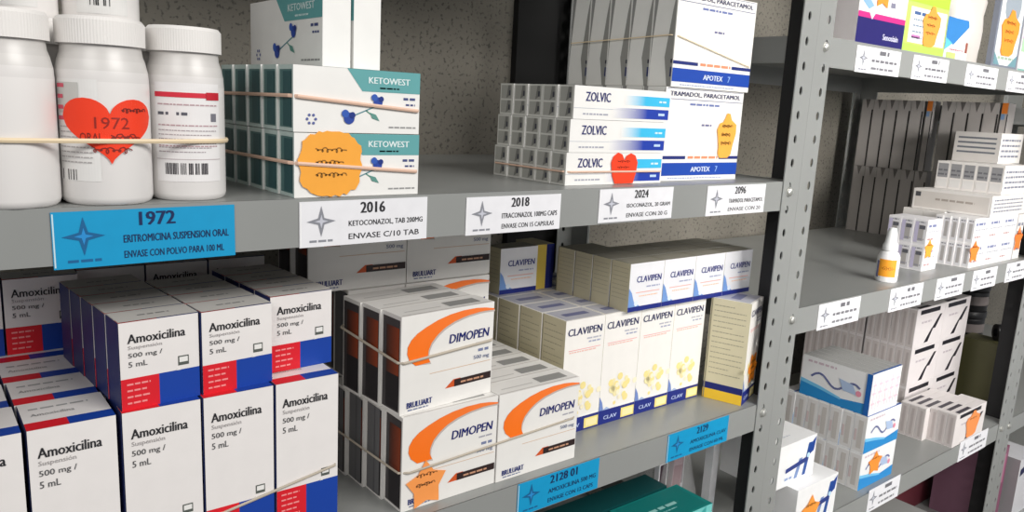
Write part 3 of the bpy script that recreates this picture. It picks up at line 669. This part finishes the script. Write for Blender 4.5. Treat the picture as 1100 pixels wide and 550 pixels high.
pk = put('medicine_carton', box_mesh('pink_carton', .116, .07, .11, (242, 240, 240), pink_art), (.098, .007, Z3), 0, 'white carton with navy and magenta foot at the left end of the top right shelf', 'medicine box', None)
sticker(pk, 'star', 'front', (.116, .07, .11), .052, .066, .022, .026, (250, 150, 52), 'paper_sticker', 'orange star-shaped paper sticker', 3)
LIME = (176, 226, 66)
def lime_art(F, w, d, h):
    a = F['front']; a.rect(0, h * .62, w, h, LIME); a.rect(w * .1, .012, w * .97, h * .56, (244, 244, 240)); a.rect(0, 0, w, .010, (178, 222, 92), 2)
    a.words(w * .18, h * .47, w * .5, .004, (70, 100, 150), 2, 2)
    for k in range(4): a.words(w * .18, h * (.4 - .075 * k), w * .42, .002, (130, 150, 170), 4 + k, 2)
    a.rect(w * .18, .018, w * .38, .022, (190, 120, 180), 2)
gr = put('medicine_carton', box_mesh('lime_carton', .118, .06, .1, (190, 228, 110), lime_art), (.2165, .0085, Z3), 0, 'lime green and white carton between the magenta-footed one and the plastic bag', 'medicine box', None)
sticker(gr, 'hand', 'front', (.118, .06, .1), .071, .036, .027, .026, (250, 160, 66), 'paper_sticker', 'orange paper sticker', 2)
def blister_art(F, w, d, h):
    a = F['front']; a.poly([(0, h * .45), (w * .35, h * .35), (w * .95, h * .85), (w * .9, h), (0, h)], (52, 128, 196)); a.poly([(0, h * .2), (w * .3, h * .38), (0, h * .5)], (96, 190, 232), 2)
    a.poly([(w * .55, h * .05), (w * .98, h * .1), (w * .95, h * .42), (w * .75, h * .6), (w * .5, h * .4)], (246, 246, 244), 2); a.rect(w * .88, h * .2, w * .98, h * .46, (148, 76, 60), 3); a.rect(w * .1, h * .02, w * .5, h * .16, (186, 210, 120), 2); a.words(w * .2, h * .22, w * .8, h * .03, (200, 130, 140), 3, 4)
put('medicine_packet', box_mesh('blue_packet', .072, .02, .055, (236, 238, 238), blister_art), (.338, .009, Z3), 0, 'blue and white packet leaning beside the lime carton', 'packet', None)
def milk_bag(x0, x1, y0, y1, z0, z1, c, label, seed):
    r = random.Random(seed); m = MB(); N, nv = 24, 8; g = []
    cx, cy, rx, ry = (x0 + x1) / 2, (y0 + y1) / 2, (x1 - x0) / 2, (y1 - y0) / 2
    for j in range(nv + 1):
        t = j / nv; f = .9 + .12 * math.sin(PI * t); fy = f * (1 - .75 * t * t)
        g.append([(cx + rx * f * math.copysign(abs(math.cos(2 * PI * i / N)) ** .5, math.cos(2 * PI * i / N)) * (1 + r.uniform(-.03, .03)), cy + ry * fy * math.copysign(abs(math.sin(2 * PI * i / N)) ** .6, math.sin(2 * PI * i / N)) * (1 + r.uniform(-.12, .12)), z0 + (z1 - z0) * t + (r.uniform(-.003, .003) if j else 0)) for i in range(N)])
    for j in range(nv):
        for i in range(N): m.face([g[j][i], g[j][(i + 1) % N], g[j + 1][(i + 1) % N], g[j + 1][i]], c)
    m.face(g[0][::-1], c)
    return tag(link('plastic_bag', m.mesh('plastic_bag', M_PLASTIC, True)), label, 'bag')
milk_bag(.408, .506, .016, .12, Z3, 1.8, (214, 208, 202), 'crumpled milky plastic bag on the top right shelf', 3)
def case_art(F, w, d, h):
    a = F['front']; a.rect(w * .06, .004, w * .94, h * .96, (226, 230, 230)); a.poly([(w * .06, .004), (w * .3, .004), (w * .06, .022)], (110, 150, 160), 2); a.poly([(w * .94, .004), (w * .62, .004), (w * .94, .022)], (110, 150, 160), 2)
    a.disc(w * .5, h * .74, w * .3, (150, 160, 170), 2)
    a.words(w * .2, h * .1, w * .8, .004, (160, 180, 160), 3, 2)
cs = put('medicine_packet', box_mesh('clear_case', .098, .008, .125, (120, 126, 140), case_art), (.499, .009, Z3), 0, 'dark-edged clear packet with an orange sticker on the top right shelf', 'packet', None)
sticker(cs, 'hand', 'front', (.098, .008, .125), .049, .052, .036, .034, (252, 150, 48), 'paper_sticker', 'orange paper sticker', 6)
def pastel_art(F, w, d, h):
    a = F['front']; a.rect(w * .05, h * .5, w * .5, h * .9, (226, 170, 206)); a.rect(w * .05, h * .3, w * .3, h * .5, (170, 214, 170), 2); a.rect(w * .4, h * .05, w * .6, h * .3, (220, 190, 130), 2); a.rect(w * .02, 0, w * .98, h * .04, (120, 170, 160))
put('medicine_packet', box_mesh('pastel_packet', .085, .03, .1, (226, 224, 228), pastel_art), (.604, .01, Z3), 0, 'pale pink and green packet at the right edge of the top right shelf', 'packet', None)

# ------------------------------------------------------------------ middle unit, centre shelf
n_ = empty('nasal_spray_bottle', (.316, .032, Z4)); tag(n_, 'small white spray bottle with an orange sticker, alone near the shelf front', 'bottle')
m = MB(); m.lathe([(0, 0), (.0145, 0), (.0152, .002), (.0152, .036), (.0125, .042), (.0075, .045), (.0075, .05), (0, .05)], n=28, col=(240, 240, 240)); link('body', m.mesh('body', M_PLASTIC, True), n_)
m = MB(); m.lathe([(.0, .0455), (.0105, .0455), (.0105, .053), (.0085, .056), (.0065, .072), (.0048, .0775), (0, .0785)], n=24, col=(246, 248, 248)); link('spray_cap', m.mesh('spray_cap', M_PLASTIC, True), n_)
m = MB(); a = wrap(m, .0152, vdir(.316, .032))
for k in range(10): a.rect(-.012 + .0024 * k, .008, -.0096 + .0024 * k, .033, (250, 168, 46), 2)
for k in range(3): a.rect(-.0165 + .0015 * k, .006, -.015 + .0015 * k, .03, (120, 130, 180), 1)
a.scrawl(-.008, .017, .008, .006, (190, 110, 30), .0007, 3)
link('sticker', m.mesh('sticker', M_PAPER), n_)['label'] = 'orange paper sticker'
def white_art(F, w, d, h, seed=1, c=(206, 204, 206)):
    a = F['left']; a.rect(d * .08, h * .06, d * .92, h * .94, (222, 221, 224)); a.rect(d * .3, h * .16, d * .75, h * .78, (176, 172, 170), 2); a.words(d * .2, h * .86, d * .8, h * .04, (120, 120, 130), 3, 2)
    a = F['front']; a.words(w * .1, h * .7, w * .7, h * .1, (120, 130, 170), seed); a.words(w * .1, h * .5, w * .9, h * .05, (180, 180, 190), seed + 1); a.words(w * .1, h * .2, w * .5, h * .07, (190, 150, 150), seed + 2)
    a.rect(w * .9, 0, w, h, (230, 230, 240))
tabl_me = box_mesh('small_white_box', .048, .0198, .0405, (240, 238, 238), white_art)
def smallA(F, w, d, h):
    white_art(F, w, d, h, 3); F['left'].rect(d * .06, h * .1, d * .34, h * .9, (196, 190, 216), 3); F['left'].words(d * .4, h * .62, d * .85, h * .14, (96, 96, 104), 6, 3); F['left'].words(d * .4, h * .2, d * .85, h * .06, (150, 150, 160), 7, 3)
smA_me = box_mesh('small_violet_box', .048, .0198, .0405, (242, 240, 242), smallA)
ab = []
for t, w in ((0, 'lower'), (1, 'upper')):
    ab.append(run('medicine_box', smA_me, .0198, (.443, .039, Z4 + .0408 * t), 3, 'small white and lilac box', 'the %s row beside the spray bottle' % w, 'small lilac boxes', skew=-.001))
sticker(ab[0][0], 'star', 'front', (.048, .0198, .0405), .014, .034, .016, .017, (252, 170, 60), 'paper_sticker', 'orange paper sticker', 6, 1)
bb = []
for t, w in ((0, 'lower'), (1, 'upper')):
    for c, cw in ((0, 'left'), (1, 'middle'), (2, 'right')):
        bb.append(run('medicine_box', tabl_me, .0115, (.553 + .06 * c, .014, Z4 + .0408 * t), 5 if c == 0 else 3, 'small white tablet box', 'the %s %s row behind the fourth shelf label' % (w, cw), 'small white tablet boxes', step=(-.002, .0116)) if False else
                  run('medicine_box', box_mesh('slim_white_box', .059, .0112, .0405, (240, 238, 238), white_art) if (t, c) == (0, 0) else bpy.data.meshes['slim_white_box'], .0112, (.553 + .0596 * c, .014, Z4 + .0408 * t), 5 if c == 0 else 3, 'slim white tablet box', 'the %s tier, %s column of the front cluster' % (w, cw), 'slim white tablet boxes', skew=-.002))
sticker(bb[0][0], 'star', 'front', (.059, .0112, .0405), .013, .026, .02, .02, (252, 140, 56), 'paper_sticker', 'orange paper sticker', 6, 1)
def plain_art(F, w, d, h, kind):
    a = F['left']
    if kind == 'C':
        a.rect(d * .03, h * .1, d * .97, h * .9, (214, 208, 202)); a.words(d * .3, h * .5, d * .8, h * .1, (170, 160, 152), 3, 2); a.rect(d * .03, h * .62, d * .1, h * .85, (80, 80, 84), 2)
    if kind == 'D':
        a.rect(d * .1, h * .42, d * .9, h * .92, (150, 150, 152)); a.words(d * .15, h * .5, d * .85, h * .06, (110, 110, 116), 5, 2); a.words(d * .15, h * .65, d * .85, h * .06, (110, 110, 116), 8, 2); a.rect(d * .1, h * .08, d * .9, h * .36, (222, 220, 218), 2)
    if kind == 'E':
        a.rect(0, 0, d, h, (206, 202, 198)); 
        for k in range(4): a.rect(d * .08, h * (.3 + .16 * k), d * .92, h * (.36 + .16 * k), (112, 116, 124), 2)
    a = F['front']
    for k in range(4): a.words(w * .08, h * (.2 + .18 * k), w * .9, h * .07, (130, 134, 150), 5 + k)
    a.rect(0, 0, w * .05, h, (246, 246, 246), 3)
def kbox(k, w, d, h): return box_mesh('white_box_' + k, w, d, h, (232, 228, 224), lambda F, w, d, h: plain_art(F, w, d, h, k))
for t in range(2):                                               # support behind the slim boxes
    run('medicine_box', kbox('S%d' % t, .16, .034, .0405), .034, (.590, .0785, Z4 + .0408 * t), 2, 'wide white box', 'the %s hidden tier behind the slim tablet boxes' % ['lower', 'upper'][t], 'wide white boxes behind the slim ones')
ZT = Z4 + .0818
put('medicine_carton', kbox('C', .15, .126, .0345), (.6, .012, ZT), 0, 'long cream white carton lying on the slim tablet boxes', 'medicine box', None)
run('medicine_box', kbox('D', .12, .0212, .0485), .0212, (.648, .018, ZT + .0348), 5, 'white box with grey printed end', 'the row above the long cream carton', 'grey-ended white boxes')
put('medicine_carton', kbox('E', .1, .075, .052), (.70, .05, ZT + .0838), 0, 'topmost white carton with dark stripes on its side', 'medicine box', None)
eb = put('medicine_carton', kbox('G', .03, .05, .08), (.7355, .014, Z4), 0, 'upright white box with an orange sticker beside the far post', 'medicine box', None)
sticker(eb, 'star', 'front', (.03, .05, .08), .013, .035, .02, .024, (252, 128, 56), 'paper_sticker', 'orange paper sticker', 6, 1)
def tall_art(F, w, d, h):
    a = F['left']; a.rect(d * .06, 0, d * .82, h, (178, 173, 170)); a.rect(d * .88, 0, d, h * .85, (44, 42, 42)); a.poly([(d * .3, h), (d * .7, h), (d * .5, h * .86)], (112, 108, 106), 2)
def tall_orange(F, w, d, h): tall_art(F, w, d, h); F['left'].rect(d * .1, h * .86, d * .9, h, (222, 126, 52), 4); F['left'].rect(d * .1, h * .78, d * .6, h * .85, (120, 150, 190), 4)
tall_me = box_mesh('grey_tall_box', .03, .0247, .1355, (176, 172, 169), tall_art)
tall_o = box_mesh('grey_tall_box_orange', .03, .012, .1355, (160, 156, 154), tall_orange)
for t, w in ((0, 'lower'), (1, 'upper')):
    z = Z4 + .136 * t
    run('medicine_box', tall_me, .0247, (.776, .222, z), 5, 'tall grey-lit box', 'the %s back bundle by the rear post' % w, 'tall grey boxes at the back')
    run('medicine_box', tall_me, .0247, (.776, .0885, z), 4, 'tall grey-lit box', 'the %s nearer bundle behind the white cluster' % w, 'tall grey boxes at the back')
put('medicine_box', tall_o, (.776, .2045, Z4 + .136), 0, 'narrow grey box with orange tab between the two upper back bundles', 'medicine box', 'orange-tabbed grey boxes')
put('medicine_box', tall_o, (.776, .073, Z4 + .136), 0, 'narrow grey box with orange tab at the near end of the upper back bundle', 'medicine box', 'orange-tabbed grey boxes')
put('medicine_box', tall_me, (.776, .198 - .0, Z4), 0, 'tall grey-lit box filling the gap between the lower back bundles', 'medicine box', None).scale = (1, .9, 1)

# ------------------------------------------------------------------ middle unit, lower shelf
SKY = (44, 140, 206)
def wave_art(F, w, d, h):
    a = F['front']; a.poly([(0, h * .36), (w * .3, h * .3), (w * .6, h * .2), (w, h * .28), (w, 0), (0, 0)], SKY); a.poly([(0, h * .42), (w * .3, h * .34), (w * .6, h * .22), (w * .6, h * .17), (w * .3, h * .26), (0, h * .33)], (120, 196, 236), 2)
    p = [(w * (.15 + .7 * k / 12), h * (.52 + .13 * math.sin(k * .75))) for k in range(13)]
    for (q, r_) in zip(p, p[1:]): a.line(q[0], q[1], r_[0], r_[1], h * .05, (104, 112, 160), 2)
    a.poly([(w * .55, h * .68), (w * .75, h * .62), (w * .82, h * .4), (w * .62, h * .42)], (176, 196, 226), 3); a.disc(w * .84, h * .45, h * .07, (232, 150, 170), 4)
    a.words(w * .08, h * .86, w * .5, h * .05, (210, 190, 200), 4)
    F['left'].rect(0, 0, d * .1, h, SKY)
def thin_art(F, w, d, h):
    a = F['left']; a.rect(d * .1, h * .04, d * .95, h * .95, (226, 224, 222)); a.rect(d * .38, h * .12, d * .75, h * .86, (204, 199, 194), 2); a.rect(d * .12, h * .3, d * .3, h * .6, (214, 196, 196), 2)
    wave_art(dict(front=F['front'], left=Art(MB(), lambda u, v, L: (u, v, L))), w, d, h); F['top'].rect(0, 0, w, d * .2, (40, 90, 170))
thin_me = box_mesh('slim_wave_box', .104, .0193, .0585, (240, 240, 240), thin_art)
wb = []
for t, w in ((0, 'lower'), (1, 'upper')):
    wb.append(run('medicine_box', thin_me, .0193, (.287, .0145, Z5 + .0588 * t), 7, 'slim white box with blue wave', 'the %s tier under the end-on bundle' % w, 'slim blue-wave boxes', jit=.0006))
sticker(wb[0][0], 'star', 'front', (.104, .0193, .0585), .042, .035, .022, .02, (252, 150, 56), 'paper_sticker', 'orange paper sticker', 6, 1)
def wavebig(F, w, d, h):
    wave_art(F, w, d, h); a = F['right']                     # the narrow end that shows when the box is turned
    a.rect(d * .08, h * .06, d * .92, h * .94, (244, 242, 242)); a.rect(d * .4, h * .15, d * .55, h * .85, (243, 214, 224), 2)
    for v in (.25, .5, .7): a.rect(d * .2, h * v, d * .8, h * (v + .05), (240, 208, 220), 3)
    F['top'].rect(0, 0, w, d * .96, (176, 176, 174)); F['top'].rect(w * .97, 0, w, d, (30, 96, 178), 2)
def wavefirst(F, w, d, h):
    wavebig(F, w, d, h); F['front'].rect(w * .93, 0, w, h, (30, 100, 180), 5)
big_me = box_mesh('wave_box', .112, .0172, .064, (240, 240, 240), wavebig); big_first = box_mesh('wave_box_edge', .112, .0172, .064, (240, 240, 240), wavefirst)
for k in range(5):
    put('medicine_box', big_first if k == 0 else big_me, (.2885 + .0176 * k, .128, Z5 + .1178), -PI / 2, 'blue-wave box turned end-on atop the slim ones, %s from the left' % ['first', 'second', 'third', 'fourth', 'fifth'][k], 'medicine box', 'end-on blue-wave boxes')
def zig_art(F, w, d, h):
    a = F['front']
    for k, c in enumerate(((70, 110, 170), (40, 84, 160))):
        u = w * (.52 + .2 * k); a.poly([(u, h * .1), (u + w * .08, h * .1), (u + w * .17, h * (.55 + .3 * k)), (u + w * .09, h * (.55 + .3 * k))], c if k else (120, 146, 196))
    a.poly([(w * .78, h * .5), (w * .95, h * .62), (w * .99, h * .95), (w * .86, h * .8)], (34, 70, 150), 2)
    a.text('Tempra', w * .3, h * .34, w * .52, h * .15, (44, 60, 130), .02, .2) if False else a.poly([(w * .3, h * .32), (w * .82, h * .42), (w * .82, h * .54), (w * .3, h * .42)], (44, 62, 134), 3)
    a.disc(w * .82, h * .56, h * .06, (190, 226, 246), 4); a.words(w * .3, h * .14, w * .48, h * .06, (150, 170, 210), 4, 2)
    F['top'].words(w * .3, d * .2, w * .6, d * .03, (206, 210, 216), 4)
zig_me = box_mesh('white_blue_carton', .1, .08, .0605, (243, 243, 243), zig_art)
zl = put('medicine_carton', zig_me, (.096, .002, Z5), 0, 'lower white carton with blue strokes and an orange sticker beside the twin post', 'medicine box', 'white cartons with blue strokes')
put('medicine_carton', zig_me, (.057, .019, Z5 + .0608), 0, 'upper white carton with blue strokes stacked beside the twin post', 'medicine box', 'white cartons with blue strokes')
sticker(zl, 'star', 'front', (.1, .08, .0605), .036, .02, .024, .026, (252, 160, 66), 'paper_sticker', 'orange paper sticker', 6, 1)
def slash_art(F, w, d, h):
    a = F['front']; a.rect(w * .12, h * .84, w * .82, h * .95, (30, 28, 36)); a.poly([(w * .38, h * .08), (w * .52, h * .08), (w * .66, h * .42), (w * .6, h * .42)], (34, 30, 38)); a.poly([(w * .6, h * .4), (w * .74, h * .4), (w * .92, h * .74), (w * .84, h * .74)], (34, 30, 38))
    a.words(w * .2, h * .6, w * .55, h * .05, (190, 180, 186), 3)
    a = F['left']; a.rect(d * .08, h * .03, d * .92, h * .97, (206, 198, 196)); a.rect(d * .4, h * .1, d * .7, h * .9, (188, 178, 176), 2)
    F['top'].rect(w * .1, d * .1, w * .5, d * .6, (70, 66, 74))
slash_me = box_mesh('black_slash_box', .1115, .0142, .0732, (226, 220, 220), slash_art)
for t, w in ((0, 'bottom'), (1, 'middle'), (2, 'top')):
    for c, cw in ((0, 'left'), (1, 'right')):
        run('medicine_box', slash_me, .0142, (.6 + .112 * c, .1, Z5 + .0735 * t), 6 if c == 0 else 2, 'white black-slash box', 'the %s tier, %s column of the tall stack' % (w, cw), 'black-slash boxes in the tall stack')
    run('medicine_box', slash_me, .0142, (.602, .1915, Z5 + .0735 * t), 8, 'white black-slash box', 'the %s tier of the bundle at the very back' % w, 'black-slash boxes at the back')
low_me = box_mesh('slash_box_low', .125, .0142, .0595, (228, 222, 220), slash_art)
lb = run('medicine_box', low_me, .0142, (.582, .003, Z5), 3, 'white black-slash box', 'the near half of the low front bundle', 'low bundle of black-slash boxes')
run('medicine_box', low_me, .0142, (.566, .0465, Z5), 3, 'white black-slash box', 'the rear half of the low front bundle', 'low bundle of black-slash boxes')
sticker(lb[0], 'hand', 'front', (.125, .0142, .0595), .072, .03, .03, .024, (244, 150, 84), 'paper_sticker', 'orange paper sticker', 6, 1)

# ------------------------------------------------------------------ below and beyond
m = MB(); m.box(0, 0, 0, .36, .17, .19, (84, 30, 40)); put('cardboard_box', m.mesh('maroon_box', M_MAROON), (.60, .15, .7202), 0, 'dark maroon box in the shade below the lower right shelf', 'box', None)
m = MB()
m.box(0, 0, 0, .2, .16, .004); m.box(0, 0, 0, .004, .16, .132); m.box(.196, 0, 0, .2, .16, .132); m.box(0, 0, 0, .2, .004, .132); m.box(0, .156, 0, .2, .16, .132)
bn = empty('storage_bin', (.355, .0, .7202)); tag(bn, 'grey lidded plastic bin in the shade beneath the lower right shelf', 'bin')
link('bin_body', m.mesh('bin_body', M_BIN), bn)
m = MB(); m.box(-.004, -.004, .132, .204, .164, .14); link('lid', m.mesh('lid', M_BIN), bn)
for k in range(4):
    j = empty('black_jar', (.935, .145, .9753 + .058 * k)); tag(j, 'black jar in the stack beyond the far post, %s from the bottom' % ['first', 'second', 'third', 'fourth'][k], 'jar', 'stacked black jars')
    m = MB(); m.lathe([(0, 0), (.034, 0), (.036, .003), (.036, .04), (.033, .044), (0, .044)], n=28); link('body', m.mesh('body', M_BLACK, True), j)
    m = MB(); m.lathe([(.0362, .014), (.0365, .014), (.0365, .032), (.0362, .032)], n=28, col=(120, 112, 110)); link('jar_label', m.mesh('jar_label', M_PAPER, True), j)
    m = MB(); m.lathe([(0, .044), (.037, .044), (.0375, .046), (.0375, .055), (.036, .0575), (0, .0575)], n=28); link('lid', m.mesh('lid', M_BLACK, True), j)
m = MB(); R1, R2 = .0165, .009
m.lathe([(R2, 0), (R1, 0), (R1, .03), (R2, .03), (R2, 0)], n=32); rl = tag(link('tape_roll', m.mesh('tape_roll', M_BLACK, True), None, (.879, .066, 1.1255)), 'black roll seen end-on past the far post', 'tape'); rl.rotation_euler = (PI / 2, 0, .75)
m = MB(); m.box(0, 0, 0, .05, .07, .1335, (92, 90, 58)); put('cardboard_box', m.mesh('olive_box', M_BOARD), (.853, .045, .9752), 0, 'olive box under the black roll on the far shelf', 'box', None)
def purple_art(F, w, d, h): F['front'].rect(w * .1, h * .5, w * .9, h * .9, (190, 120, 150)); F['left'].rect(0, 0, d, h, (150, 110, 130))
put('medicine_carton', box_mesh('mauve_box', .09, .1, .16, (140, 84, 110), purple_art), (.87, .03, .7202), 0, 'mauve carton below the far right shelf', 'medicine box', None)
def wpen_art(F, w, d, h): F['front'].poly([(w * .1, h * .7), (w * .9, h * .8), (w * .9, h * .95), (w * .1, h * .82)], (30, 34, 80)); F['left'].rect(0, 0, d, h, (150, 148, 150))
put('medicine_carton', box_mesh('white_low_box', .09, .06, .13, (220, 220, 224), wpen_art), (.975, -.0 + .01, .7202), 0, 'white carton with navy mark at the bottom right corner', 'medicine box', None)

# ------------------------------------------------------------------ light
def area(name, loc, target, sx, sy, power, col=(1, .97, .93)):
    l = bpy.data.lights.new(name, 'AREA'); l.shape = 'RECTANGLE'; l.size = sx; l.size_y = sy; l.energy = power; l.color = col
    o = bpy.data.objects.new(name, l); COL.objects.link(o); o.location = loc
    o.rotation_euler = (Vector(target) - Vector(loc)).to_track_quat('-Z', 'Y').to_euler()
    return l
area('ceiling_light', (.25, -1.75, 2.6), (.1, .1, 1.25), 1.3, .7, 38)
area('left_fill', (-2.0, -1.5, 2.55), (-.2, .1, 1.4), 1.2, .6, 17)  # added fill that lifts the left-hand faces of the boxes
fill = area('right_unit_fill', (-.35, -1.9, 1.72), (.76, .36, 1.42), .5, .5, 3.2); fill.spread = math.radians(50)  # added narrow fill, brightens the tall boxes and wall in the middle unit
area('aisle_light', (1.5, -1.6, 2.5), (.6, .1, 1.2), 1.0, .6, 5)
w = bpy.data.worlds.new('world'); S.world = w; w.use_nodes = True
bg = w.node_tree.nodes['Background']; bg.inputs['Color'].default_value = (.95, .97, 1, 1); bg.inputs['Strength'].default_value = .28
S.view_settings.view_transform = 'Standard'; S.view_settings.look = 'None'; S.view_settings.exposure = .02
